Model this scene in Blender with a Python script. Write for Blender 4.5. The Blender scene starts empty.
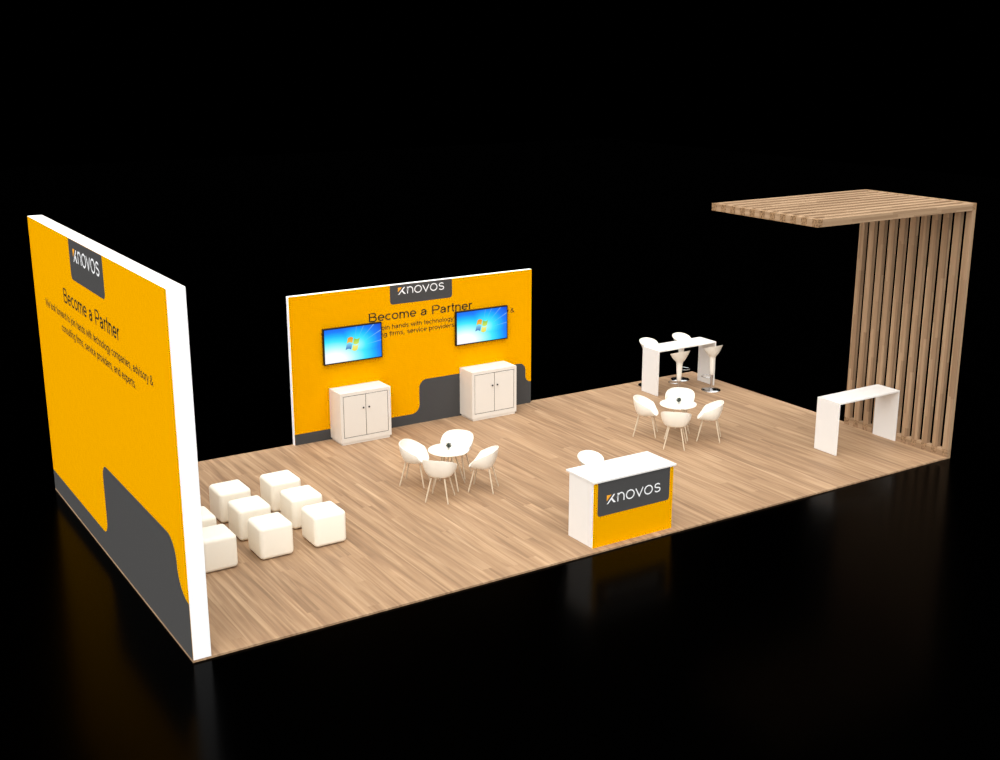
import bpy, bmesh, math, random
from mathutils import Vector, Matrix
random.seed(7)
S = bpy.context.scene
COL = S.collection
PI = math.pi

# ------------------------------------------------------------------ helpers
def link(name, me, mat=None, parent=None, loc=(0, 0, 0), rotz=0.0):
    o = bpy.data.objects.new(name, me)
    COL.objects.link(o)
    if mat is not None:
        o.data.materials.append(mat)
    o.location = loc
    o.rotation_euler = (0, 0, rotz)
    if parent is not None:
        o.parent = parent
    return o

def mesh_from_bm(name, bm, smooth=False):
    me = bpy.data.meshes.new(name)
    bmesh.ops.recalc_face_normals(bm, faces=bm.faces[:])
    bm.to_mesh(me)
    bm.free()
    if smooth:
        for p in me.polygons:
            p.use_smooth = True
    return me

def add_box(bm, x0, x1, y0, y1, z0, z1, bev=0.0, seg=2):
    r = bmesh.ops.create_cube(bm, size=1.0)
    vs = r['verts']
    for v in vs:
        v.co = Vector(((x0 + x1) / 2 + v.co.x * (x1 - x0), (y0 + y1) / 2 + v.co.y * (y1 - y0), (z0 + z1) / 2 + v.co.z * (z1 - z0)))
    if bev > 0:
        es = set()
        for v in vs:
            es.update(v.link_edges)
        bmesh.ops.bevel(bm, geom=list(es), offset=bev, segments=seg, profile=0.5, affect='EDGES')

def box(name, dims, mat, parent=None, bev=0.003, seg=2, loc=(0, 0, 0)):
    bm = bmesh.new()
    add_box(bm, *dims, bev=bev, seg=seg)
    return link(name, mesh_from_bm(name, bm), mat, parent, loc)

def add_tube(bm, pts, radii, n=10, caps=True):
    """swept round tube through pts with a radius at each point"""
    pts = [Vector(p) for p in pts]
    rings = []
    up0 = Vector((0, 0, 1))
    for i, p in enumerate(pts):
        a = pts[max(i - 1, 0)]
        b = pts[min(i + 1, len(pts) - 1)]
        t = (b - a).normalized()
        ref = up0 if abs(t.dot(up0)) < 0.95 else Vector((1, 0, 0))
        s = t.cross(ref).normalized()
        w = s.cross(t).normalized()
        rings.append([bm.verts.new(p + (s * math.cos(k * 2 * PI / n) + w * math.sin(k * 2 * PI / n)) * radii[i]) for k in range(n)])
    for a, b in zip(rings, rings[1:]):
        for k in range(n):
            bm.faces.new((a[k], a[(k + 1) % n], b[(k + 1) % n], b[k]))
    if caps:
        bm.faces.new(rings[0])
        bm.faces.new(rings[-1])

def add_lathe(bm, prof, n=40, off=(0, 0, 0)):
    """surface of revolution of (r, z) pairs"""
    rings = []
    for r, z in prof:
        if r < 1e-5:
            rings.append([bm.verts.new((off[0], off[1], off[2] + z))])
        else:
            rings.append([bm.verts.new((off[0] + r * math.cos(2 * PI * k / n), off[1] + r * math.sin(2 * PI * k / n), off[2] + z)) for k in range(n)])
    for a, b in zip(rings, rings[1:]):
        for k in range(n):
            k2 = (k + 1) % n
            if len(a) == 1 and len(b) == 1:
                continue
            if len(a) == 1:
                bm.faces.new((a[0], b[k], b[k2]))
            elif len(b) == 1:
                bm.faces.new((a[k], a[k2], b[0]))
            else:
                bm.faces.new((a[k], a[k2], b[k2], b[k]))

def autosmooth(me, ang=40):
    for p in me.polygons:
        p.use_smooth = True
    me.set_sharp_from_angle(angle=math.radians(ang))

def thing(name, label, cat, loc=(0, 0, 0), rotz=0.0, group=None):
    o = bpy.data.objects.new(name, None)
    COL.objects.link(o)
    o.location = loc
    o.rotation_euler = (0, 0, rotz)
    o.empty_display_size = 0.2
    o['label'] = label
    o['category'] = cat
    if group:
        o['group'] = group
    return o

def dup(root, loc, rotz=0.0, label=None):
    r = root.copy()
    COL.objects.link(r)
    r.location = loc
    r.rotation_euler = (0, 0, rotz)
    if label:
        r['label'] = label
    for ch in list(root.children):
        c = ch.copy()
        COL.objects.link(c)
        c.parent = r
        for g in list(ch.children):
            d = g.copy()
            COL.objects.link(d)
            d.parent = c
    return r

def struct(o, label=None):
    o['kind'] = 'structure'
    if label:
        o['label'] = label
    return o

# flat printed artwork: shapes in (u, v) extruded a hair, then placed on a face
def place(me, face):
    """face: 'X-' lies on a wall facing -X (u runs towards -y from u0), 'Y-' lies on a face looking to -Y"""
    kind, a, b = face
    for v in me.vertices:
        u, w, d = v.co
        if kind == 'X-':
            v.co = (b - d, a - u, w)
        elif kind == 'X+':
            v.co = (b + d, a + u, w)
        else:
            v.co = (a + u, b - d, w)
    bm = bmesh.new()
    bm.from_mesh(me)
    bmesh.ops.recalc_face_normals(bm, faces=bm.faces[:])
    bm.to_mesh(me)
    bm.free()

def poly_mesh(name, polys, d0, d1):
    bm = bmesh.new()
    for pts in polys:
        f = bm.faces.new([bm.verts.new((p[0], p[1], d0)) for p in pts])
        r = bmesh.ops.extrude_face_region(bm, geom=[f])
        for v in r['geom']:
            if isinstance(v, bmesh.types.BMVert):
                v.co.z = d1
    me = bpy.data.meshes.new(name)
    bmesh.ops.recalc_face_normals(bm, faces=bm.faces[:])
    bm.to_mesh(me)
    bm.free()
    return me

def art(name, polys, d0, d1, face, mat, parent):
    me = poly_mesh(name, polys, d0, d1)
    place(me, face)
    return link(name, me, mat, parent)

def arc(cx, cy, r, a0, a1, n=10, ry=None):
    ry = ry or r
    return [(cx + r * math.cos(math.radians(a0 + (a1 - a0) * k / n)), cy + ry * math.sin(math.radians(a0 + (a1 - a0) * k / n))) for k in range(n + 1)]

def stroke(pts, w, closed=False):
    """quads of a constant-width line"""
    P = [Vector(p) for p in pts]
    n = len(P)
    L, R = [], []
    for i in range(n):
        a = P[(i - 1) % n] if (closed or i > 0) else P[i]
        b = P[(i + 1) % n] if (closed or i < n - 1) else P[i]
        t = (b - a).normalized()
        nrm = Vector((-t.y, t.x))
        k = 1.0
        if 0 < i < n - 1 or closed:
            t1 = (P[i] - a).normalized()
            c = max(0.35, Vector((-t1.y, t1.x)).dot(nrm))
            k = 1 / c
        L.append(P[i] + nrm * w / 2 * k)
        R.append(P[i] - nrm * w / 2 * k)
    out = []
    for i in range(n if closed else n - 1):
        j = (i + 1) % n
        out.append([L[i], L[j], R[j], R[i]])
    return out

# plain sans-serif letters drawn as line skeletons: (advance, [lines]); capitals are 1.0 high, small letters 0.73
XH, SWT = 0.73, 0.135
def glyphs():
    h, m = XH, XH / 2
    s2 = SWT / 2
    t = h - s2
    G = {}
    def bowl(cx, a0, a1, rx=0.27, cy=m, ry=None, n=14):
        return arc(cx, cy, rx, a0, a1, n, ry if ry else m - s2)
    G['a'] = (0.72, [[(0.10, 0.52)] + arc(0.31, 0.46, 0.20, 160, 20, 8, t - 0.46) + [(0.53, 0.50), (0.53, 0.12), (0.58, s2)], [(0.53, 0.42), (0.30, 0.38)] + arc(0.27, 0.215, 0.18, 100, 270, 8, 0.16) + [(0.42, 0.10), (0.53, 0.24)]])
    G['b'] = (0.74, [[(0.13, 0), (0.13, 1)], bowl(0.38, 180, -180, 0.25)])
    G['c'] = (0.66, [bowl(0.36, 48, 312, 0.27)])
    G['d'] = (0.74, [[(0.61, 0), (0.61, 1)], bowl(0.36, 0, 360, 0.25)])
    G['e'] = (0.73, [[(0.10, m - 0.01), (0.63, m - 0.01)] + bowl(0.365, 3, 315, 0.265)])
    G['f'] = (0.38, [[(0.20, 0), (0.20, 0.80)] + arc(0.33, 0.80, 0.13, 180, 85, 6, 0.145), [(0.04, t), (0.36, t)]])
    G['g'] = (0.74, [bowl(0.36, 0, 360, 0.25), [(0.61, h), (0.61, 0.0)] + arc(0.36, 0.0, 0.25, 0, -150, 9, 0.21)])
    G['h'] = (0.72, [[(0.13, 0), (0.13, 1)], [(0.13, 0.42)] + arc(0.36, 0.44, 0.23, 170, 0, 9, t - 0.44) + [(0.59, 0)]])
    G['i'] = (0.30, [[(0.15, 0), (0.15, h)], [(0.15, 0.87), (0.15, 1)]])
    G['j'] = (0.30, [[(0.15, h), (0.15, -0.10), (0.12, -0.19), (0.02, -0.21)], [(0.15, 0.87), (0.15, 1)]])
    G['k'] = (0.66, [[(0.13, 0), (0.13, 1)], [(0.56, h), (0.13, 0.26)], [(0.29, 0.43), (0.60, 0)]])
    G['l'] = (0.30, [[(0.15, 0), (0.15, 1)]])
    G['m'] = (1.08, [[(0.13, 0), (0.13, h)], [(0.13, 0.44)] + arc(0.335, 0.46, 0.205, 170, 0, 9, t - 0.46) + [(0.54, 0)], [(0.54, 0.44)] + arc(0.745, 0.46, 0.205, 170, 0, 9, t - 0.46) + [(0.95, 0)]])
    G['n'] = (0.72, [[(0.13, 0), (0.13, h)], [(0.13, 0.42)] + arc(0.36, 0.44, 0.23, 170, 0, 9, t - 0.44) + [(0.59, 0)]])
    G['o'] = (0.73, [bowl(0.365, 0, 360, 0.27, n=20)])
    G['p'] = (0.74, [[(0.13, -0.27), (0.13, h)], bowl(0.38, 180, -180, 0.25)])
    G['r'] = (0.44, [[(0.13, 0), (0.13, h)], [(0.13, 0.42)] + arc(0.34, 0.44, 0.21, 170, 75, 6, t - 0.44)])
    G['s'] = (0.64, [arc(0.32, 0.52, 0.20, 25, 190, 8, 0.15) + [(0.20, 0.42), (0.32, 0.375), (0.46, 0.33)] + arc(0.32, 0.21, 0.22, 25, -160, 9, 0.155)])
    G['t'] = (0.37, [[(0.18, 0.95), (0.18, 0.18)] + arc(0.29, 0.17, 0.11, 180, 280, 5, 0.115), [(0.03, t), (0.33, t)]])
    G['u'] = (0.72, [[(0.13, h), (0.13, 0.29)] + arc(0.36, 0.29, 0.23, 180, 350, 9, 0.235), [(0.59, 0), (0.59, h)]])
    G['v'] = (0.65, [[(0.05, h), (0.325, 0.04), (0.60, h)]])
    G['w'] = (0.95, [[(0.05, h), (0.265, 0.04), (0.475, h - 0.04), (0.685, 0.04), (0.90, h)]])
    G['x'] = (0.64, [[(0.06, 0), (0.58, h)], [(0.06, h), (0.58, 0)]])
    G['y'] = (0.65, [[(0.05, h), (0.325, 0.03)], [(0.60, h), (0.30, -0.10), (0.22, -0.21), (0.08, -0.21)]])
    G['B'] = (0.92, [[(0.14, s2), (0.14, 1 - s2), (0.46, 1 - s2)] + arc(0.50, 0.74, 0.23, 80, -80, 8, 0.20) + [(0.14, 0.53)], [(0.46, 0.53)] + arc(0.54, 0.295, 0.26, 85, -90, 9, 0.238) + [(0.14, s2)]])
    G['P'] = (0.90, [[(0.14, 0), (0.14, 1 - s2), (0.50, 1 - s2)] + arc(0.54, 0.70, 0.26, 85, -85, 9, 0.243) + [(0.14, 0.455)]])
    G['W'] = (1.30, [[(0.05, 1), (0.34, 0.05), (0.65, 0.95), (0.96, 0.05), (1.25, 1)]])
    G['&'] = (0.92, [[(0.86, 0.0), (0.27, 0.66)] + arc(0.40, 0.80, 0.16, 205, -35, 10, 0.145) + [(0.30, 0.50)] + arc(0.36, 0.26, 0.27, 125, 300, 9, 0.215) + [(0.66, 0.20), (0.74, 0.40)]])
    G[','] = (0.36, [[(0.18, 0.11), (0.18, 0.0), (0.12, -0.15)]])
    G['.'] = (0.36, [[(0.18, 0.0), (0.18, 0.12)]])
    G[' '] = (0.40, [])
    return G
GLYPH = glyphs()
def text_mesh(name, body, u0, u1, base, cap, d0, d1):
    """a line of lettering fitted between u0 and u1, standing on base, capitals cap high"""
    x, quads = 0.0, []
    for ch in body:
        adv, lines = GLYPH[ch]
        for ln in lines:
            closed = len(ln) > 4 and (Vector(ln[0]) - Vector(ln[-1])).length < 1e-4
            pts = ln[:-1] if closed else ln
            quads += [[(x + p[0], p[1]) for p in q] for q in stroke(pts, SWT, closed)]
        x += adv
    xa = min(p[0] for q in quads for p in q)
    xb = max(p[0] for q in quads for p in q)
    k = (u1 - u0) / (xb - xa)
    polys = [[(u0 + (p[0] - xa) * k, base + p[1] * cap) for p in q] for q in quads]
    return poly_mesh(name, polys, d0, d1)

def lettering(name, body, u0, u1, base, cap, d0, d1, face, mat, parent):
    me = text_mesh(name, body, u0, u1, base, cap, d0, d1)
    place(me, face)
    return link(name, me, mat, parent)

# ------------------------------------------------------------------ materials
def srgb(r, g, b):
    f = lambda c: c / 12.92 if c <= 0.04045 else ((c + 0.055) / 1.055) ** 2.4
    return (f(r / 255), f(g / 255), f(b / 255), 1.0)

def plain(name, col, rough=0.5, spec=0.3, metal=0.0, mottle=0.0, scale=40.0):
    m = bpy.data.materials.new(name)
    m.use_nodes = True
    nt = m.node_tree
    b = nt.nodes['Principled BSDF']
    b.inputs['Base Color'].default_value = col
    b.inputs['Roughness'].default_value = rough
    b.inputs['Specular IOR Level'].default_value = spec
    b.inputs['Metallic'].default_value = metal
    if mottle:
        tc = nt.nodes.new('ShaderNodeTexCoord')
        nz = nt.nodes.new('ShaderNodeTexNoise')
        nz.inputs['Scale'].default_value = scale
        nz.inputs['Detail'].default_value = 4
        nt.links.new(tc.outputs['Object'], nz.inputs['Vector'])
        mx = nt.nodes.new('ShaderNodeMix')
        mx.data_type = 'RGBA'
        mx.inputs[6].default_value = tuple(c * (1 - mottle) for c in col[:3]) + (1,)
        mx.inputs[7].default_value = tuple(min(1, c * (1 + mottle)) for c in col[:3]) + (1,)
        nt.links.new(nz.outputs['Fac'], mx.inputs[0])
        nt.links.new(mx.outputs[2], b.inputs['Base Color'])
    return m

class NT:
    """tiny node builder"""
    def __init__(s, name):
        s.m = bpy.data.materials.new(name)
        s.m.use_nodes = True
        s.t = s.m.node_tree
        s.b = s.t.nodes['Principled BSDF']
    def n(s, t, **kw):
        q = s.t.nodes.new(t)
        for k, v in kw.items():
            setattr(q, k, v)
        return q
    def l(s, a, b):
        s.t.links.new(a, b)
    def put(s, sock, v):
        if isinstance(v, bpy.types.NodeSocket):
            s.l(v, sock)
        else:
            sock.default_value = v
    def math(s, op, a, b=0.0, clamp=False):
        q = s.n('ShaderNodeMath', operation=op, use_clamp=clamp)
        s.put(q.inputs[0], a)
        s.put(q.inputs[1], b)
        return q.outputs[0]
    def mix(s, f, a, b, blend='MIX'):
        q = s.n('ShaderNodeMix', data_type='RGBA', blend_type=blend)
        s.put(q.inputs[0], f)
        s.put(q.inputs[6], a)
        s.put(q.inputs[7], b)
        return q.outputs[2]
    def noise(s, vec, scale=1.0, detail=4.0, rough=0.55, dist=0.0):
        q = s.n('ShaderNodeTexNoise')
        s.l(vec, q.inputs['Vector'])
        q.inputs['Scale'].default_value = scale
        q.inputs['Detail'].default_value = detail
        q.inputs['Roughness'].default_value = rough
        q.inputs['Distortion'].default_value = dist
        return q.outputs['Fac']
    def comb(s, x, y, z):
        q = s.n('ShaderNodeCombineXYZ')
        for i, v in enumerate((x, y, z)):
            s.put(q.inputs[i], v)
        return q.outputs[0]
    def sep(s, vec):
        q = s.n('ShaderNodeSeparateXYZ')
        s.l(vec, q.inputs[0])
        return q.outputs
    def ramp(s, f, stops):
        q = s.n('ShaderNodeValToRGB')
        e = q.color_ramp.elements
        while len(e) < len(stops):
            e.new(0.5)
        for i, (p, c) in enumerate(stops):
            e[i].position = p
            e[i].color = c
        s.l(f, q.inputs[0])
        return q.outputs['Color']

def floor_wood():
    k = NT('oak_laminate')
    tc = k.n('ShaderNodeTexCoord')
    x, y, z = k.sep(tc.outputs['Object'])
    PW, PL = 0.20, 4.4
    xs = k.math('DIVIDE', x, PW)
    row = k.math('FLOOR', xs)
    wn = k.n('ShaderNodeTexWhiteNoise', noise_dimensions='1D')
    k.l(row, wn.inputs['W'])
    yo = k.math('ADD', k.math('DIVIDE', y, PL), k.math('MULTIPLY', wn.outputs['Value'], 3.7))
    cell = k.math('FLOOR', yo)
    wn2 = k.n('ShaderNodeTexWhiteNoise', noise_dimensions='2D')
    k.l(k.comb(row, cell, 0.0), wn2.inputs['Vector'])
    rnd = wn2.outputs['Value']
    sh = k.math('MULTIPLY', rnd, 37.0)
    broad = k.noise(k.comb(k.math('MULTIPLY', x, 7.0), k.math('ADD', k.math('MULTIPLY', y, 0.33), sh), sh), 1.0, 4.0, 0.56, 1.2)
    fine = k.noise(k.comb(k.math('MULTIPLY', x, 30.0), k.math('ADD', k.math('MULTIPLY', y, 1.1), sh), sh), 1.0, 3.0, 0.6, 0.3)
    streak = k.noise(k.comb(k.math('MULTIPLY', x, 10.5), k.math('ADD', k.math('MULTIPLY', y, 0.42), sh), k.math('ADD', sh, 9.0)), 1.0, 2.0, 0.5, 0.5)
    base = k.ramp(broad, [(0.28, srgb(*FLOOR_C[0])), (0.44, srgb(*FLOOR_C[1])), (0.56, srgb(*FLOOR_C[2])), (0.72, srgb(*FLOOR_C[3]))])
    c = k.mix(k.math('MULTIPLY', k.math('SUBTRACT', fine, 0.3, True), 0.9, True), base, srgb(*FLOOR_C[4]))
    dark = k.math('MULTIPLY', k.math('SUBTRACT', streak, 0.62, True), 4.0, True)
    c = k.mix(k.math('MULTIPLY', dark, 0.75), c, srgb(*FLOOR_C[5]))
    light = k.math('MULTIPLY', k.math('SUBTRACT', 0.39, streak, True), 4.5, True)
    c = k.mix(k.math('MULTIPLY', light, 0.7), c, srgb(*FLOOR_C[6]))
    tone = k.math('ADD', 0.95, k.math('MULTIPLY', rnd, 0.08))
    c = k.mix(1.0, c, k.comb(tone, tone, tone), 'MULTIPLY')
    k.l(c, k.b.inputs['Base Color'])
    k.b.inputs['Roughness'].default_value = 0.55
    k.b.inputs['Specular IOR Level'].default_value = 0.15
    return k.m

def slat_wood(name, axis, end_grain=None, pitch=0.2457, width=0.127):
    """lamella oak running along the given object axis ('x' or 'z')"""
    k = NT(name)
    tc = k.n('ShaderNodeTexCoord')
    x, y, z = k.sep(tc.outputs['Object'])
    oi = k.n('ShaderNodeObjectInfo')
    rnd = oi.outputs['Random']
    along, c1, c2 = (x, y, z) if axis == 'x' else ((z, y, x) if axis == 'z' else (y, x, z))
    LW, LL = 0.052, 1.15
    a = k.math('FLOOR', k.math('DIVIDE', k.math('ADD', c1, 0.002), LW))
    b = k.math('FLOOR', k.math('DIVIDE', k.math('ADD', c2, 0.002), LW))
    lane = k.math('ADD', k.math('MULTIPLY', a, 3.17), k.math('ADD', k.math('MULTIPLY', b, 7.31), k.math('MULTIPLY', rnd, 91.0)))
    wn = k.n('ShaderNodeTexWhiteNoise', noise_dimensions='1D')
    k.l(lane, wn.inputs['W'])
    seg = k.math('FLOOR', k.math('ADD', k.math('DIVIDE', along, LL), k.math('MULTIPLY', wn.outputs['Value'], 5.0)))
    wn2 = k.n('ShaderNodeTexWhiteNoise', noise_dimensions='2D')
    k.l(k.comb(lane, seg, 0.0), wn2.inputs['Vector'])
    r2 = wn2.outputs['Value']
    g = k.noise(k.comb(k.math('MULTIPLY', c1, 60.0), k.math('MULTIPLY', c2, 60.0), k.math('ADD', k.math('MULTIPLY', along, 2.2), k.math('MULTIPLY', r2, 40.0))), 1.0, 3.0, 0.6, 0.4)
    base = k.ramp(r2, [(0.0, srgb(*SLAT_C[0])), (0.4, srgb(*SLAT_C[1])), (0.75, srgb(*SLAT_C[2])), (1.0, srgb(*SLAT_C[3]))])
    c = k.mix(k.math('MULTIPLY', k.math('SUBTRACT', g, 0.45, True), 1.6, True), base, srgb(*SLAT_C[0]))
    if end_grain:
        ph = k.math('MODULO', k.math('ADD', y, 10 * pitch + 0.002), pitch)
        on = k.math('LESS_THAN', ph, width + 0.004)
        sp = k.noise(tc.outputs['Object'], 34.0, 3.0, 0.75)
        dots = k.math('MULTIPLY', k.math('SUBTRACT', sp, 0.47, True), 6.5, True)
        eg = k.mix(dots, srgb(*end_grain[0]), srgb(*end_grain[1]))
        c = k.mix(on, c, eg)
    k.l(c, k.b.inputs['Base Color'])
    k.b.inputs['Roughness'].default_value = 0.6
    k.b.inputs['Specular IOR Level'].default_value = 0.15
    return k.m

FLOOR_C = [(128, 101, 77), (152, 121, 92), (168, 136, 104), (187, 155, 121), (146, 120, 95), (108, 76, 52), (210, 178, 142)]
SLAT_C = [(143, 115, 88), (158, 129, 100), (166, 136, 106), (176, 146, 115)]

M_FLOOR = floor_wood()
M_GROUND = plain('polished_black_hall_floor', (0.0, 0.0, 0.0, 1), 0.19, 0.018)
M_WHITE = plain('white_laminate', srgb(230, 226, 220), 0.45, 0.3)
M_WALLW = plain('white_panel_edge', srgb(255, 255, 255), 0.5, 0.2)
M_YEL = plain('amber_print', srgb(230, 161, 0), 0.7, 0.0)
M_DARK = plain('charcoal_print', srgb(74, 73, 72), 0.7, 0.0)
M_INK = plain('brown_black_ink', srgb(66, 56, 30), 0.6, 0.1)
M_LOGOW = plain('white_print', srgb(245, 245, 245), 0.6, 0.1)
M_LOGOO = plain('orange_print', srgb(250, 170, 50), 0.6, 0.1)
M_SHELL = plain('white_moulded_plastic', srgb(238, 233, 220), 0.4, 0.3)
M_LEG = plain('pale_lacquered_wood', srgb(208, 190, 165), 0.5, 0.2, mottle=0.05, scale=30)
M_POUF = plain('cream_leatherette', srgb(250, 243, 226), 0.5, 0.25, mottle=0.012, scale=60)
M_CAB = plain('speckled_cream_melamine', srgb(226, 219, 208), 0.55, 0.2, mottle=0.035, scale=90)
M_GAP = plain('dark_joint', srgb(60, 56, 54), 0.8, 0.1)
M_KNOB = plain('black_knob', srgb(22, 22, 24), 0.35, 0.4)
M_CHROME = plain('brushed_chrome', (0.62, 0.62, 0.63, 1), 0.16, 0.5, 1.0)
M_BRACKET = plain('dark_grey_steel', srgb(70, 68, 66), 0.5, 0.4)
M_BEZEL = plain('black_bezel_plastic', srgb(14, 14, 16), 0.35, 0.3)
M_POT = plain('white_ceramic', srgb(204, 201, 194), 0.3, 0.4)
M_LEAF = plain('dark_green_leaf', srgb(52, 60, 50), 0.6, 0.25, mottle=0.3, scale=60)
M_SLAT_Z = slat_wood('oak_lamella_upright', 'z')
M_SLAT_X = slat_wood('oak_lamella_overhead', 'x')
M_RAIL = slat_wood('oak_rail_with_end_grain', 'y', ((158, 124, 90), (66, 50, 36)))
M_FOOT = slat_wood('oak_foot_rail_with_knots', 'y', ((160, 129, 98), (104, 80, 58)))

# ------------------------------------------------------------------ the setting
W, D, T = 15.0, 7.4965, 0.2467
FT = 0.032                                     # platform thickness

bm = bmesh.new()
add_box(bm, -40, 60, -40, 70, -FT - 0.2, -FT)
struct(link('ground', mesh_from_bm('ground', bm), M_GROUND), 'polished black hall floor around the wooden stand floor')

bm = bmesh.new()
add_box(bm, 0, W, 0, D, -FT, 0, 0.002, 1)
struct(link('floor', mesh_from_bm('floor', bm), M_FLOOR), 'low wooden plank floor of the exhibition stand')

def wave_shape(w, strip, hi, a0, b0, r0, b1, a1, r1, r2, end):
    """charcoal band along the foot: low strip, rounded step up at about a0, plateau, rounded step down to the right edge"""
    p = [(0, 0), (w, 0), (w, end)]
    # right hollow: from (w, end) curving up into the vertical at a1
    p += [(a1 + (w - a1) * (1 - math.sin(t)), end + r2 * (1 - math.cos(t))) for t in [PI / 2 * k / 12 for k in range(1, 13)]]
    p += arc(a1 - r1, hi - r1, r1, 0, 90, 10)
    p += arc(a0 + r0, hi - r0, r0, 90, 180, 10)
    p += arc(a0 - b0, strip + b0, b0, 0, -90, 10)
    p += [(0, strip)]
    return p

def tab_shape(u0, u1, v0, v1, r):
    return [(u0, v1)] + arc(u0 + r, v0 + r, r, 180, 270, 6) + arc(u1 - r, v0 + r, r, 270, 360, 6) + [(u1, v1)]

def logo(u0, v0, h, depth, face, parent):
    """arrow mark and the rounded word, h = height of the small letters"""
    s = 0.135
    q = lambda pts: [(u0 + x * h, v0 + y * h) for x, y in pts]
    tri = [q([(0.0, 1.0), (0.64, 1.0), (0.0, 0.34)])]
    white = []
    white.append(q([(0.02, -0.04), (0.20, -0.04), (1.16, 1.0), (0.94, 1.0)]))
    white.append(q([(0.60, 0.42), (0.97, 0.0), (1.26, 0.0), (0.76, 0.58)]))
    n0, n1 = 1.56, 2.42
    letters = [stroke([(n0, 0.0), (n0, 1.0)], s) + stroke([(n0, 0.5)] + arc((n0 + n1) / 2, 0.5, (n1 - n0) / 2, 180, 0, 14, 0.46) + [(n1, 0.0)], s)]
    for c in (3.30, 5.92):
        letters.append(stroke(arc(c, 0.5, 0.55, 0, 348.75, 31, 0.5), s, True))
    letters.append(stroke([(4.08, 1.0), (4.60, 0.03), (5.12, 1.0)], s))
    sp = arc(7.22, 0.73, 0.36, 25, 180, 10, 0.25)
    sp += [(6.90, 0.60), (7.02, 0.535), (7.22, 0.50), (7.42, 0.46), (7.56, 0.40)]
    sp += arc(7.22, 0.25, 0.38, 10, -155, 11, 0.25)
    letters.append(stroke(sp, s))
    g = art('logo', white, 0.0, depth, face, M_LOGOW, parent)
    art('logo_arrow', tri, 0.0, depth, face, M_LOGOO, g)
    for f in letters:
        art('logo_letter', [[(u0 + p[0] * h, v0 + p[1] * h) for p in q_] for q_ in f], 0.0, depth, face, M_LOGOW, g)
    return g

# left wall: faces out to -X, artwork read from outside
wl = box('wall_left', (0.006, T, 0, D, 0, 4.884), M_WALLW, None, 0.003, 1)
struct(wl, 'tall thick white display wall with amber Become a Partner print')
F = ('X-', D, 0.006)
art('amber_graphic', [[(0.0, 0.0), (D, 0.0), (D, 4.878), (0.0, 4.878)]], 0.0, 0.003, F, M_YEL, wl)
F = ('X-', D, 0.003)
art('charcoal_band', [wave_shape(D, 0.355, 1.542, 3.60, 0.24, 0.23, 0, 7.10, 0.34, 0.42, 0.80)], 0.0, 0.0012, F, M_DARK, wl)
tab = art('logo_tab', [tab_shape(2.785, 4.67, 4.25, 4.876, 0.09)], 0.0, 0.0012, F, M_DARK, wl)
logo(3.02, 4.555, 0.190, 0.001, ('X-', D, 0.0018), wl)
lettering('heading', 'Become a Partner', 2.14, 5.245, 3.78, 0.238, 0.0, 0.0012, F, M_INK, wl)
L1 = 'We look forward to join hands with technology companies, advisory &'
L2 = 'consulting firms, service providers, and experts.'
lettering('paragraph_line', L1, 0.785, 6.68, 3.487, 0.128, 0.0, 0.0012, F, M_INK, wl)
lettering('paragraph_line', L2, 1.80, 5.865, 3.255, 0.128, 0.0, 0.0012, F, M_INK, wl)

# back wall: faces the stand (-Y)
BX0, BX1, BY0, BH = 4.575, 10.199, D - 0.103, 3.0
wb = box('wall_back', (BX0, BX1, BY0 + 0.003, D, 0, BH), M_WALLW, None, 0.003, 1)
struct(wb, 'lower white display wall with amber print behind the two cabinets')
F = ('Y-', 0.0, BY0 + 0.003)
art('amber_graphic', [[(BX0 + 0.004, 0.0), (BX1, 0.0), (BX1, BH - 0.004), (BX0 + 0.004, BH - 0.004)]], 0.0, 0.003, F, M_YEL, wb)
F = ('Y-', 0.0, BY0)
w_ = [(BX0 + 0.004 + (u if u > 0 else 0), v) for u, v in wave_shape(BX1 - BX0 - 0.004, 0.222, 0.935, 2.815, 0.19, 0.18, 0, 5.475, 0.17, 0.14, 0.493)]
art('charcoal_band', [w_], 0.0, 0.0012, F, M_DARK, wb)
tab = art('logo_tab', [tab_shape(6.764, 8.21, 2.602, BH - 0.004, 0.065)], 0.0, 0.0012, F, M_DARK, wb)
logo(6.946, 2.795, 0.140, 0.001, ('Y-', 0.0, BY0 - 0.0012), wb)
lettering('heading', 'Become a Partner', 6.276, 8.69, 2.296, 0.185, 0.0, 0.0012, F, M_INK, wb)
lettering('paragraph_line', L1, 5.23, 9.755, 2.105, 0.095, 0.0, 0.0012, F, M_INK, wb)
lettering('paragraph_line', L2, 6.02, 9.14, 1.967, 0.095, 0.0, 0.0012, F, M_INK, wb)

# ------------------------------------------------------------------ slatted wall with overhanging roof
PIT, SW, SD, RT, SH, SX = 0.2457, 0.127, 0.102, 0.132, 4.884, 10.912
RH = 0.148
pg = thing('slatted_pergola', 'tall oak slat wall folding over into a flat slatted roof at the stand edge', 'pergola', (W, 0, 0))
for i in range(11):
    y0 = i * PIT
    box('upright_slat', (-SD, 0, 0, SW, RH, SH - RT), M_SLAT_Z, pg, 0.003, 1, (0, y0, 0))
for i in range(11):
    y0 = i * PIT
    box('overhead_slat', (SX - W + 0.115, -SD, 0, SW, SH - RT, SH), M_SLAT_X, pg, 0.003, 1, (0, y0, 0))
YE = 10 * PIT + SW
box('foot_rail', (-SD, 0, 0, YE, 0, RH), M_FOOT, pg, 0.003, 1)
box('corner_rail', (-SD, 0, 0, YE, SH - RT, SH), M_RAIL, pg, 0.003, 1)
box('end_rail', (SX - W, SX - W + 0.115, 0, YE, SH - RT, SH), M_RAIL, pg, 0.003, 1)

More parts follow.
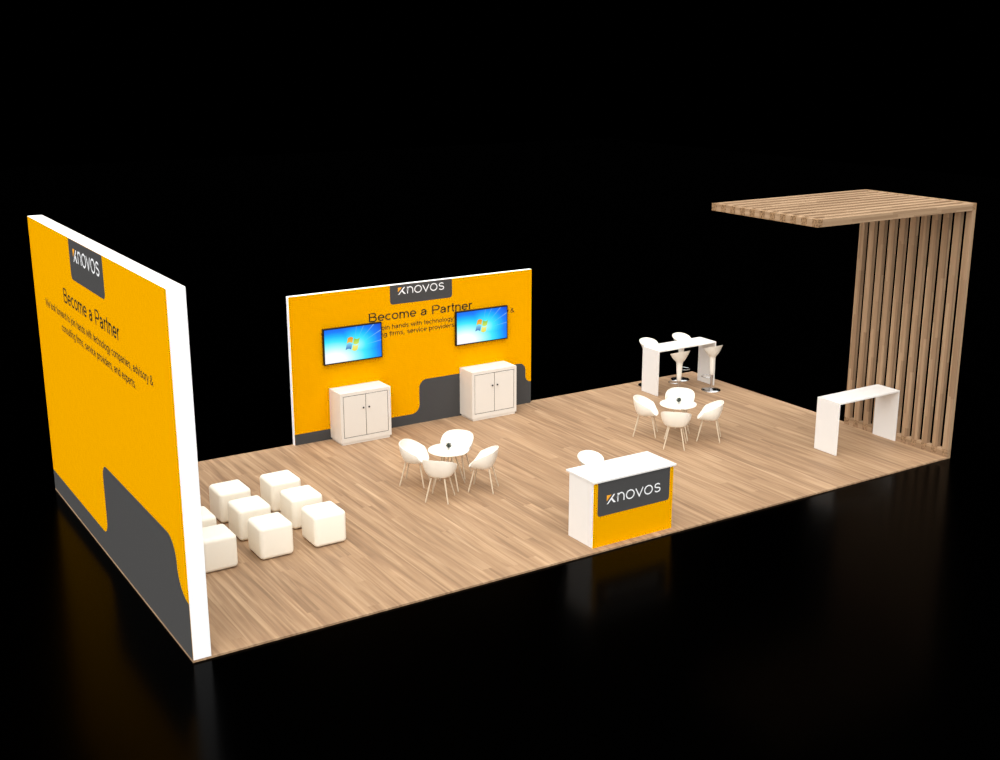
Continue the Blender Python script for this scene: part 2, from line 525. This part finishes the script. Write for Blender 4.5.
# ------------------------------------------------------------------ pouf cubes
def pouf_mesh():
    bm = bmesh.new()
    add_box(bm, -0.277, 0.277, -0.286, 0.286, 0.008, 0.545, 0.066, 6)
    for v in bm.verts:                       # softly upholstered: faces swell a little
        x, y, z = v.co.x / 0.277, v.co.y / 0.286, (v.co.z - 0.2765) / 0.2685
        v.co.x += 0.006 * x * (1 - min(1, y * y)) * (1 - min(1, z * z))
        v.co.y += 0.006 * y * (1 - min(1, x * x)) * (1 - min(1, z * z))
    me = mesh_from_bm('cover', bm, True)
    return me
def pouf_foot():
    bm = bmesh.new()
    add_box(bm, -0.20, 0.20, -0.205, 0.205, 0.0, 0.02, 0.004, 1)
    return mesh_from_bm('base', bm)
GP = 'cube poufs beside the tall wall'
CX, RY = (1.275, 2.185, 3.088), (2.74, 3.62, 4.505)
pf = thing('cube_pouf', 'cream cube pouf in the front row, outer corner toward the round table', 'pouf', (CX[2], RY[0], 0), 0, GP)
link('cover', pouf_mesh(), M_POUF, pf)
link('base', pouf_foot(), M_BRACKET, pf)
for c, r, lab in ((1, 0, 'cream cube pouf in the middle of the front row of three'),
                  (0, 0, 'front-row cream cube pouf partly hidden by the tall wall edge'),
                  (2, 1, 'cream cube pouf between two others in the row away from the tall wall'),
                  (1, 1, 'cream cube pouf at the centre of the whole block of poufs'),
                  (0, 1, 'sliver of a cream cube pouf mostly hidden behind the tall wall edge'),
                  (2, 2, 'cream cube pouf in the back row, closest to the cabinets'),
                  (1, 2, 'back-row cream cube pouf nearer the tall wall')):
    dup(pf, (CX[c], RY[r], 0), 0, lab)

# ------------------------------------------------------------------ cabinets
def make_cabinet(loc, label, grp):
    w, d, h = 1.108, BY0 - 0.012 - 6.868, 1.066
    t = thing('storage_cabinet', label, 'cabinet', loc, 0, grp)
    bm = bmesh.new()
    fy = 0.022                                # depth of the recess the doors sit in
    x0, x1, z0, z1 = 0.060, w - 0.060, 0.140, 1.003
    add_box(bm, 0, w, fy, d, 0.05, h)
    add_box(bm, 0, w, 0, fy, 0.05, z0)
    add_box(bm, 0, w, 0, fy, z1, h)
    add_box(bm, 0, x0, 0, fy, z0, z1)
    add_box(bm, x1, w, 0, fy, z0, z1)
    link('carcass', mesh_from_bm('carcass', bm), M_CAB, t)
    bm = bmesh.new()
    add_box(bm, x0 + 0.001, x1 - 0.001, fy - 0.006, fy - 0.001, z0 + 0.001, z1 - 0.001)
    link('door_recess', mesh_from_bm('door_recess', bm), M_GAP, t)
    box('plinth', (0.025, w - 0.03, 0.012, d - 0.02, 0, 0.05), M_CAB, t, 0.002, 1)
    mid = (x0 + x1) / 2
    g = 0.013
    for a, b, kx in ((x0 + g, mid - g / 2, mid - 0.062), (mid + g / 2, x1 - g, mid + 0.062)):
        dr = box('door', (a, b, 0.001, fy - 0.006, z0 + g, z1 - g), M_CAB, t, 0.002, 1)
        bm = bmesh.new()
        add_lathe(bm, [(0.0, 0.0), (0.008, 0.0), (0.008, 0.012), (0.018, 0.018), (0.019, 0.027), (0.012, 0.034), (0.0, 0.036)], 16)
        for v in bm.verts:
            v.co = Vector((kx + v.co.x, 0.001 - v.co.z, 0.727 + v.co.y))
        kn = link('knob', mesh_from_bm('knob', bm, True), M_KNOB, dr)
    return t
GC = 'two-door cabinets along the back wall'
c1 = make_cabinet((5.346, 6.868, 0), 'cream two-door cabinet standing by the low amber strip, nearer the poufs', GC)
dup(c1, (8.367, 6.868, 0), 0, 'cream two-door cabinet standing in front of the raised charcoal shape')

# ------------------------------------------------------------------ televisions
def screen_material():
    k = NT('lit_screen')
    tc = k.n('ShaderNodeTexCoord')
    x, y, z = k.sep(tc.outputs['Object'])
    u, v = k.math('DIVIDE', x, 1.30), k.math('DIVIDE', z, 0.735)      # 0..1 across the screen
    # bright bloom low on the left, deep blue in the far upper corner
    d = k.math('SQRT', k.math('ADD', k.math('POWER', k.math('MULTIPLY', k.math('SUBTRACT', u, 0.16), 0.85), 2.0), k.math('POWER', k.math('MULTIPLY', k.math('SUBTRACT', v, 0.10), 0.86), 2.0)))
    d2 = k.math('SQRT', k.math('ADD', k.math('POWER', k.math('SUBTRACT', u, 0.55), 2.0), k.math('POWER', k.math('MULTIPLY', k.math('SUBTRACT', v, 0.45), 0.75), 2.0)))
    dd = k.math('MINIMUM', d, k.math('ADD', d2, 0.29))
    c = k.ramp(dd, [(0.17, (1, 1, 1, 1)), (0.32, srgb(170, 252, 255)), (0.45, srgb(60, 236, 255)), (0.57, srgb(0, 186, 255)), (0.67, srgb(0, 128, 255)), (0.86, srgb(0, 66, 210))])
    # faint rays fanning up and right from behind the emblem
    ang = k.math('ARCTAN2', k.math('SUBTRACT', v, 0.38), k.math('MULTIPLY', k.math('SUBTRACT', u, 0.50), 1.7))
    ray = k.math('POWER', k.math('ABSOLUTE', k.math('SINE', k.math('ADD', k.math('MULTIPLY', ang, 10.0), 0.1))), 220.0)
    fan = k.math('MULTIPLY', k.math('GREATER_THAN', ang, 0.05), k.math('LESS_THAN', ang, 1.45))
    far = k.math('MULTIPLY', k.math('SUBTRACT', d2, 0.12, True), 2.0, True)
    c = k.mix(k.math('MULTIPLY', k.math('MULTIPLY', ray, fan), k.math('MULTIPLY', far, 1.1)), c, srgb(170, 235, 255))
    k.l(c, k.b.inputs['Emission Color'])
    k.b.inputs['Emission Strength'].default_value = 1.0
    k.b.inputs['Base Color'].default_value = (0.01, 0.01, 0.012, 1)
    k.b.inputs['Roughness'].default_value = 0.3
    k.b.inputs['Specular IOR Level'].default_value = 0.2
    return k.m
def glow_mat(name, ca, cb):
    k = NT(name)
    tc = k.n('ShaderNodeTexCoord')
    x, y, z = k.sep(tc.outputs['Generated'])
    k.l(k.ramp(z, [(0.0, ca), (1.0, cb)]), k.b.inputs['Emission Color'])
    k.b.inputs['Emission Strength'].default_value = 0.95
    k.b.inputs['Base Color'].default_value = (0.01, 0.01, 0.01, 1)
    return k.m
M_SCREEN = screen_material()
TW, TH, TD, TZ = 1.290, 0.732, 0.056, 1.561
TY = BY0 - 0.0015 - 0.012
def make_tv(loc, label, grp):
    t = thing('wall_television', label, 'television', loc, 0, grp)
    bm = bmesh.new()
    add_box(bm, 0, TW, -TD, 0, 0, TH, 0.004, 1)
    link('casing', mesh_from_bm('casing', bm), M_BEZEL, t)
    box('wall_bracket', (TW / 2 - 0.2, TW / 2 + 0.2, 0, 0.012, TH / 2 - 0.15, TH / 2 + 0.15), M_BRACKET, t, 0, 1)
    b = 0.025
    bm = bmesh.new()
    add_box(bm, b, TW - b, -TD - 0.002, -TD + 0.001, b, TH - b)
    sc = link('screen', mesh_from_bm('screen', bm), M_SCREEN, t)
    # waving four-pane emblem
    cx, cz = 0.63, 0.392
    def pane(u0, u1, v0, v1):
        def wv(u, v):
            return (cx + u * 0.26 + 0.055 * v, cz - 0.018 + v * 0.235 + 0.030 * math.sin((u + 0.5) * 2 * PI * 0.9 + 0.3) - 0.01)
        n = 6
        lo = [wv(u0 + (u1 - u0) * k / n, v0) for k in range(n + 1)]
        hi = [wv(u1 - (u1 - u0) * k / n, v1) for k in range(n + 1)]
        return lo + hi
    for nm, r, ca, cb in (('emblem_pane', (-0.5, -0.04, 0.05, 0.5), (255, 205, 40), (246, 140, 20)),
                          ('emblem_pane', (0.04, 0.5, 0.05, 0.5), (225, 240, 90), (120, 200, 70)),
                          ('emblem_pane', (-0.5, -0.04, -0.5, -0.05), (20, 90, 180), (130, 210, 250)),
                          ('emblem_pane', (0.04, 0.5, -0.5, -0.05), (245, 225, 50), (250, 250, 150))):
        key = 'screen_colour_%d_%d_%d' % ca
        m = bpy.data.materials.get(key) or glow_mat(key, srgb(*ca), srgb(*cb))
        art(nm, [pane(*r)], 0.0, 0.0015, ('Y-', 0.0, -TD - 0.002), m, sc)
    return t
GT = 'flat televisions on the back wall'
tv = make_tv((5.239, TY, TZ), 'flat television with blue screen above the cabinet nearer the poufs', GT)
dup(tv, (8.254, TY, TZ), 0, 'flat television with blue screen covering the end of the printed heading')

# ------------------------------------------------------------------ reception counter
ct = thing('reception_counter', 'white reception counter with amber front and charcoal logo panel', 'counter', (6.512, 0.137, 0))
CW, CD, CHB = 1.610, 0.653, 1.080
bm = bmesh.new()
add_box(bm, 0, 0.03, 0.006, CD, 0, CHB)
add_box(bm, CW - 0.03, CW, 0.006, CD, 0, CHB)
add_box(bm, 0.03, CW - 0.03, 0.006, 0.03, 0, CHB)
add_box(bm, 0.03, CW - 0.03, 0.03, CD - 0.02, 0.08, 0.105)
add_box(bm, 0.03, CW - 0.03, 0.03, CD - 0.06, 0.56, 0.585)
link('body', mesh_from_bm('body', bm), M_WHITE, ct)
box('worktop', (-0.012, CW + 0.045, -0.018, CD + 0.080, CHB, 1.113), M_WHITE, ct, 0.004, 2)
box('front_panel', (0.0, CW, 0.0, 0.006, 0.0, CHB), M_YEL, ct, 0.0, 1)
F = ('Y-', 0.0, 0.0)
lp = art('logo_panel', [tab_shape(0.082, 1.536, 0.513, CHB - 0.002, 0.055)], 0.0, 0.002, F, M_DARK, ct)
logo(0.257, 0.700, 0.142, 0.0015, ('Y-', 0.0, -0.002), ct)

# ------------------------------------------------------------------ bar tables
def make_bar_table(loc, label, grp):
    t = thing('bar_table', label, 'bar table', loc, 0, grp)
    w, d, h, k = 1.718, 0.560, 1.052, 0.032
    box('tabletop', (0, w, 0, d, h - k, h), M_WHITE, t, 0.003, 2)
    box('side_panel', (0, k, 0, d, 0, h - k), M_WHITE, t, 0.003, 2)
    box('side_panel', (w - k, w, 0, d, 0, h - k), M_WHITE, t, 0.003, 2)
    return t
GB = 'white high bar tables'
b1 = make_bar_table((13.160, 1.218, 0), 'white bridge-shaped bar table standing alone against the oak slat wall', GB)
dup(b1, (12.882, 6.262, 0), 0, 'white bridge-shaped bar table with four bar stools around it')

# ------------------------------------------------------------------ shell armchairs
def shell_mesh():
    """moulded bucket: the front is +y; the back rim is high, the arms slope down and drop to a low front lip"""
    NA, NR = 72, 18
    FL = 0.432
    rows = []
    for j in range(1, NR + 1):
        p = j / NR
        ring = []
        for i in range(NA):
            a = 2 * PI * i / NA                        # 0 = right (+x), 90 deg = front (+y)
            c, s = math.cos(a), math.sin(a)
            e = 2.5
            R = (abs(c / 0.298) ** e + abs(s / (0.245 if s < 0 else 0.250)) ** e) ** (-1 / e)
            t = (R * s + 0.245) / 0.495                # 0 back .. 1 front
            if t < 0.66:
                zr = 0.785 - 0.150 * (t / 0.66) ** 1.15
            else:
                q = (t - 0.66) / 0.34
                q = q * q * (3 - 2 * q)
                zr = 0.635 - 0.185 * q
            seat = 0.66 + 0.27 * max(0.0, s) ** 3      # the seat runs out to the front lip
            if p < 0.45:                               # seat dish
                q = p / 0.45
                rr = R * seat * q
                z = FL + 0.012 * q ** 3
            else:
                q = (p - 0.45) / 0.55
                rr = R * (seat + (1 - seat) * math.sin(q * PI / 2) ** 0.85)
                z = FL + 0.012 + (zr - FL - 0.012) * q ** 1.22
            y = rr * s
            if s < 0:
                y -= 0.022 * -s * max(0, (z - 0.5) / 0.3)    # the back leans away
            ring.append((rr * c, y, z))
        rows.append(ring)
    bm = bmesh.new()
    ctr = bm.verts.new((0, 0, FL))
    V = [[bm.verts.new(p) for p in r] for r in rows]
    for i in range(NA):
        bm.faces.new((ctr, V[0][i], V[0][(i + 1) % NA]))
    for a, b in zip(V, V[1:]):
        for i in range(NA):
            k = (i + 1) % NA
            bm.faces.new((a[i], b[i], b[k], a[k]))
    bmesh.ops.recalc_face_normals(bm, faces=bm.faces[:])
    bmesh.ops.solidify(bm, geom=bm.faces[:], thickness=0.012)
    me = mesh_from_bm('shell', bm)
    autosmooth(me, 60)
    return me

def leg_mesh(x, y, top, foot_r=0.0105, top_r=0.015, ztop=0.424, n=10):
    bm = bmesh.new()
    add_tube(bm, [(x * top, y * top, ztop), (x * (top + 1) / 2, y * (top + 1) / 2, ztop / 2), (x, y, 0.0)], [top_r, (foot_r + top_r) / 2, foot_r], n)
    me = mesh_from_bm('leg', bm)
    autosmooth(me, 50)
    return me

def make_armchair(loc, rz, label, grp):
    t = thing('shell_armchair', label, 'armchair', loc, rz, grp)
    link('seat_shell', shell_mesh(), M_SHELL, t)
    for sx in (-1, 1):
        for sy in (-1, 1):
            link('leg', leg_mesh(0.204 * sx, 0.228 * sy, 0.58), M_LEG, t)
    bm = bmesh.new()
    add_box(bm, -0.10, 0.10, -0.012, 0.012, 0.402, 0.420, 0.002, 1)
    add_box(bm, -0.012, 0.012, -0.11, 0.11, 0.403, 0.419, 0.002, 1)
    link('underframe', mesh_from_bm('underframe', bm), M_LEG, t)
    return t
GA1 = 'white shell armchairs around the round table by the cabinets'
GA2 = 'white shell armchairs around the round table by the bar table'
T1, T2 = (6.010, 3.785), (11.352, 3.785)
OFF = 0.445
first = None
specs = ((-1, 1, 'toward the cabinets and the poufs, its empty seat turned to the table'), (-1, -1, 'in front of the table, its rounded back toward the stand edge'),
         (1, -1, 'beside the table, its seat facing the poufs'), (1, 1, 'behind the table top, only its tall backrest rising above it'))
LAB = {
    (1, -1, 1): 'white shell armchair at the cabinet-side round table, beside its edge nearest the poufs',
    (1, -1, -1): 'white shell armchair seen from behind in front of the cabinet-side round table',
    (1, 1, -1): 'white shell armchair at the cabinet-side round table, on the side toward the reception counter',
    (1, 1, 1): 'white shell armchair half hidden behind the cabinet-side round table top',
    (2, -1, 1): 'white shell armchair at the bar-side round table, on the side toward the cabinets',
    (2, -1, -1): 'white shell armchair seen from behind, between the reception counter and its round table',
    (2, 1, -1): 'white shell armchair at the bar-side round table, on the side toward the slat wall',
    (2, 1, 1): 'white shell armchair half hidden behind the bar-side round table top',
}
for ti, (tx, ty) in ((1, T1), (2, T2)):
    for sx, sy, _ in specs:
        loc = (tx + sx * OFF, ty + sy * (OFF + 0.015), 0)
        rz = math.atan2(-sy, -sx) - PI / 2
        if first is None:
            first = make_armchair(loc, rz, LAB[(ti, sx, sy)], GA1)
        else:
            c = dup(first, loc, rz, LAB[(ti, sx, sy)])
            c['group'] = GA1 if ti == 1 else GA2

# ------------------------------------------------------------------ round tables and their plants
def make_round_table(loc, label, grp):
    t = thing('round_table', label, 'table', loc, 0, grp)
    bm = bmesh.new()
    R = 0.370
    add_lathe(bm, [(0, 0.676), (R - 0.02, 0.676), (R - 0.004, 0.684), (R, 0.692), (R - 0.003, 0.699), (R - 0.008, 0.701), (0, 0.701)], 64)
    me = mesh_from_bm('tabletop', bm)
    autosmooth(me, 35)
    link('tabletop', me, M_SHELL, t)
    for a in (0, 90, 180, 270):
        x, y = 0.33 * math.cos(math.radians(a)), 0.33 * math.sin(math.radians(a))
        link('leg', leg_mesh(x, y, 0.30, 0.012, 0.017, 0.664), M_LEG, t)
    bm = bmesh.new()
    for a in (0, 90):
        dx, dy = (0.16, 0.02) if a == 0 else (0.02, 0.16)
        add_box(bm, -dx, dx, -dy, dy, 0.660, 0.676, 0.002, 1)
    link('top_bracket', mesh_from_bm('top_bracket', bm), M_BRACKET, t)
    return t
GR = 'small round white tables'
r1 = make_round_table((T1[0], T1[1], 0), 'small round white table with four armchairs in front of the cabinets', GR)
dup(r1, (T2[0], T2[1], 0), 0, 'small round white table with four armchairs in front of the bar table')

def make_plant(loc, label, grp):
    t = thing('potted_plant', label, 'plant', loc, 0, grp)
    bm = bmesh.new()
    add_lathe(bm, [(0, 0), (0.016, 0), (0.019, 0.004), (0.021, 0.022), (0.023, 0.040), (0.022, 0.042), (0.020, 0.038), (0.0, 0.035)], 24)
    me = mesh_from_bm('pot', bm)
    autosmooth(me, 40)
    link('pot', me, M_POT, t)
    bm = bmesh.new()
    rr = random.Random(3)
    for i in range(70):
        z = 1 - 2 * (i + 0.5) / 70
        a = i * 2.399963
        s = math.sqrt(1 - z * z)
        d = Vector((s * math.cos(a), s * math.sin(a), z))
        c = Vector((0, 0, 0.088)) + d * rr.uniform(0.030, 0.054)
        tn = d.orthogonal().normalized()
        tn.rotate(Matrix.Rotation(rr.uniform(0, 6.28), 3, d))
        bn = d.cross(tn)
        L, w = rr.uniform(0.013, 0.019), rr.uniform(0.006, 0.009)
        lift = d * 0.005
        mid = bm.verts.new(c + lift)
        pts = [c - tn * L, c - tn * L * 0.3 + bn * w, c + tn * L * 0.4 + bn * w * 0.8, c + tn * L, c + tn * L * 0.4 - bn * w * 0.8, c - tn * L * 0.3 - bn * w]
        vs = [bm.verts.new(p) for p in pts]
        for k in range(6):
            bm.faces.new((mid, vs[k], vs[(k + 1) % 6]))
    r = bmesh.ops.create_icosphere(bm, subdivisions=2, radius=0.030)
    for v in r['verts']:
        v.co.z += 0.088
    link('foliage', mesh_from_bm('foliage', bm), M_LEAF, t)
    bm = bmesh.new()
    add_tube(bm, [(0, 0, 0.034), (0.001, 0, 0.055), (0, 0, 0.08)], [0.004, 0.0035, 0.003], 8)
    link('stem', mesh_from_bm('stem', bm), M_LEAF, t)
    return t
GPL = 'tiny dark plants on the round tables'
p1 = make_plant((T1[0] - 0.02, T1[1] - 0.04, 0.701), 'tiny dark plant in a white pot on the cabinet-side round table', GPL)
dup(p1, (T2[0] - 0.02, T2[1] - 0.04, 0.701), 0.8, 'tiny dark plant in a white pot on the bar-side round table')

# ------------------------------------------------------------------ bar stools
def stool_shell():
    """white seat dish with a tilted rim and a body tapering down around the column; front is +y"""
    NA = 48
    def rim(a):
        s, c = math.sin(a), math.cos(a)
        return 0.232 * c, 0.205 * s - 0.008, 1.022 - 0.074 * s + 0.006 * c * c
    prof = [(0.040, 0.365), (0.048, 0.375), (0.056, 0.50), (0.064, 0.64), (0.070, 0.75), (0.080, 0.81)]
    out = []
    for r, z in prof:
        out.append([(r * math.cos(2 * PI * i / NA), r * math.sin(2 * PI * i / NA) * 0.95, z) for i in range(NA)])
    z0, r0 = 0.81, 0.080
    for q in (0.15, 0.32, 0.5, 0.68, 0.85, 1.0):
        ring = []
        for i in range(NA):
            a = 2 * PI * i / NA
            rx, ry, rz = rim(a)
            bx, by = r0 * math.cos(a), r0 * math.sin(a) * 0.95
            g = q ** 0.92
            ring.append((bx + (rx - bx) * g, by + (ry - by) * g, z0 + (rz - z0) * q ** 1.30))
        out.append(ring)
    inn = []
    for q in (0.97, 0.85, 0.66, 0.45, 0.22):
        ring = []
        for i in range(NA):
            a = 2 * PI * i / NA
            rx, ry, rz = rim(a)
            ring.append((rx * q * 0.985, ry * q * 0.985, 0.845 + (rz - 0.845) * (q ** 2.3) + 0.002))
        inn.append(ring)
    bm = bmesh.new()
    V = [[bm.verts.new(p) for p in r] for r in out + inn]
    for a, b in zip(V, V[1:]):
        for i in range(NA):
            k = (i + 1) % NA
            bm.faces.new((a[i], a[k], b[k], b[i]))
    c = bm.verts.new((0, 0, 0.846))
    for i in range(NA):
        bm.faces.new((V[-1][i], V[-1][(i + 1) % NA], c))
    bm.faces.new(V[0])
    me = mesh_from_bm('seat_shell', bm)
    autosmooth(me, 60)
    return me

def make_stool(loc, rz, label, grp):
    t = thing('bar_stool', label, 'bar stool', loc, rz, grp)
    link('seat_shell', stool_shell(), M_SHELL, t)
    bm = bmesh.new()
    add_lathe(bm, [(0.0, 0.0), (0.215, 0.0), (0.222, 0.004), (0.218, 0.010), (0.12, 0.022), (0.06, 0.030), (0.034, 0.042), (0.0, 0.042)], 56)
    me = mesh_from_bm('base_plate', bm)
    autosmooth(me, 50)
    link('base_plate', me, M_CHROME, t)
    bm = bmesh.new()
    add_lathe(bm, [(0.0, 0.04), (0.029, 0.04), (0.029, 0.40), (0.0, 0.40)], 24)
    me = mesh_from_bm('column', bm)
    autosmooth(me, 50)
    link('column', me, M_CHROME, t)
    bm = bmesh.new()
    pts = [(0.03 * math.cos(math.radians(150)), 0.03, 0.300)]
    pts = [(-0.022, 0.02, 0.300), (-0.075, 0.055, 0.298)] + [(0.125 * math.cos(math.radians(a)), 0.165 + 0.105 * math.sin(math.radians(a)), 0.293) for a in range(205, -26, -15)] + [(0.075, 0.055, 0.298), (0.022, 0.02, 0.300)]
    add_tube(bm, pts, [0.0085] * len(pts), 8)
    add_lathe(bm, [(0.0, 0.283), (0.034, 0.283), (0.034, 0.317), (0.0, 0.317)], 20)
    me = mesh_from_bm('footrest', bm)
    autosmooth(me, 50)
    link('footrest', me, M_CHROME, t)
    return t
GS = 'white bar stools with chrome bases'
s0 = make_stool((14.275, 6.012, 0), 0, 'white bar stool at the bar table end beside the stand edge, chrome base showing', GS)
dup(s0, (13.292, 6.012, 0), 0, 'white bar stool in front of the bar table, its foot behind the round table')
dup(s0, (14.28, 7.10, 0), PI, 'white bar stool behind the bar table with its chrome base in full view')
dup(s0, (13.30, 7.112, 0), PI, 'white bar stool rising behind the side panel of the bar table toward the cabinets')
dup(s0, (7.312, 1.29, 0), PI, 'white stool backrest showing just above the reception counter top')

# ------------------------------------------------------------------ light
wd = bpy.data.worlds.new('hall_dark')
S.world = wd
wd.use_nodes = True
wd.node_tree.nodes['Background'].inputs['Color'].default_value = (0, 0, 0, 1)
wd.node_tree.nodes['Background'].inputs['Strength'].default_value = 0.0

def sun(name, towards, power, angle, col=(1, 1, 1)):
    l = bpy.data.lights.new(name, 'SUN')
    l.energy = power
    l.angle = math.radians(angle)
    l.color = col
    o = bpy.data.objects.new(name, l)
    COL.objects.link(o)
    o.rotation_euler = Vector(towards).to_track_quat('-Z', 'Y').to_euler()
    o.location = (7, 3, 12)
    return o
sun('hall_lights_overhead', (-0.12, -0.02, -1), 3.05, 80)
sun('hall_lights_front', (0.20, 1, -0.75), 2.5, 90)
sun('hall_lights_side', (1, 0.22, -0.80), 3.45, 90)

# ------------------------------------------------------------------ camera
cd = bpy.data.cameras.new('camera')
cd.sensor_width = 36.0
cd.lens = 1209.61 * 36.0 / 1000.0
cd.clip_end = 300
cam = bpy.data.objects.new('camera', cd)
COL.objects.link(cam)
cam.location = (-4.2046, -14.0112, 7.6674)
cam.rotation_euler = (math.radians(90 - 15.4939), 0, math.radians(-32.4224))
S.camera = cam

S.view_settings.view_transform = 'Standard'
S.view_settings.look = 'None'
S.view_settings.exposure = 0.0
S.view_settings.gamma = 1.0
S.view_settings.use_curve_mapping = False
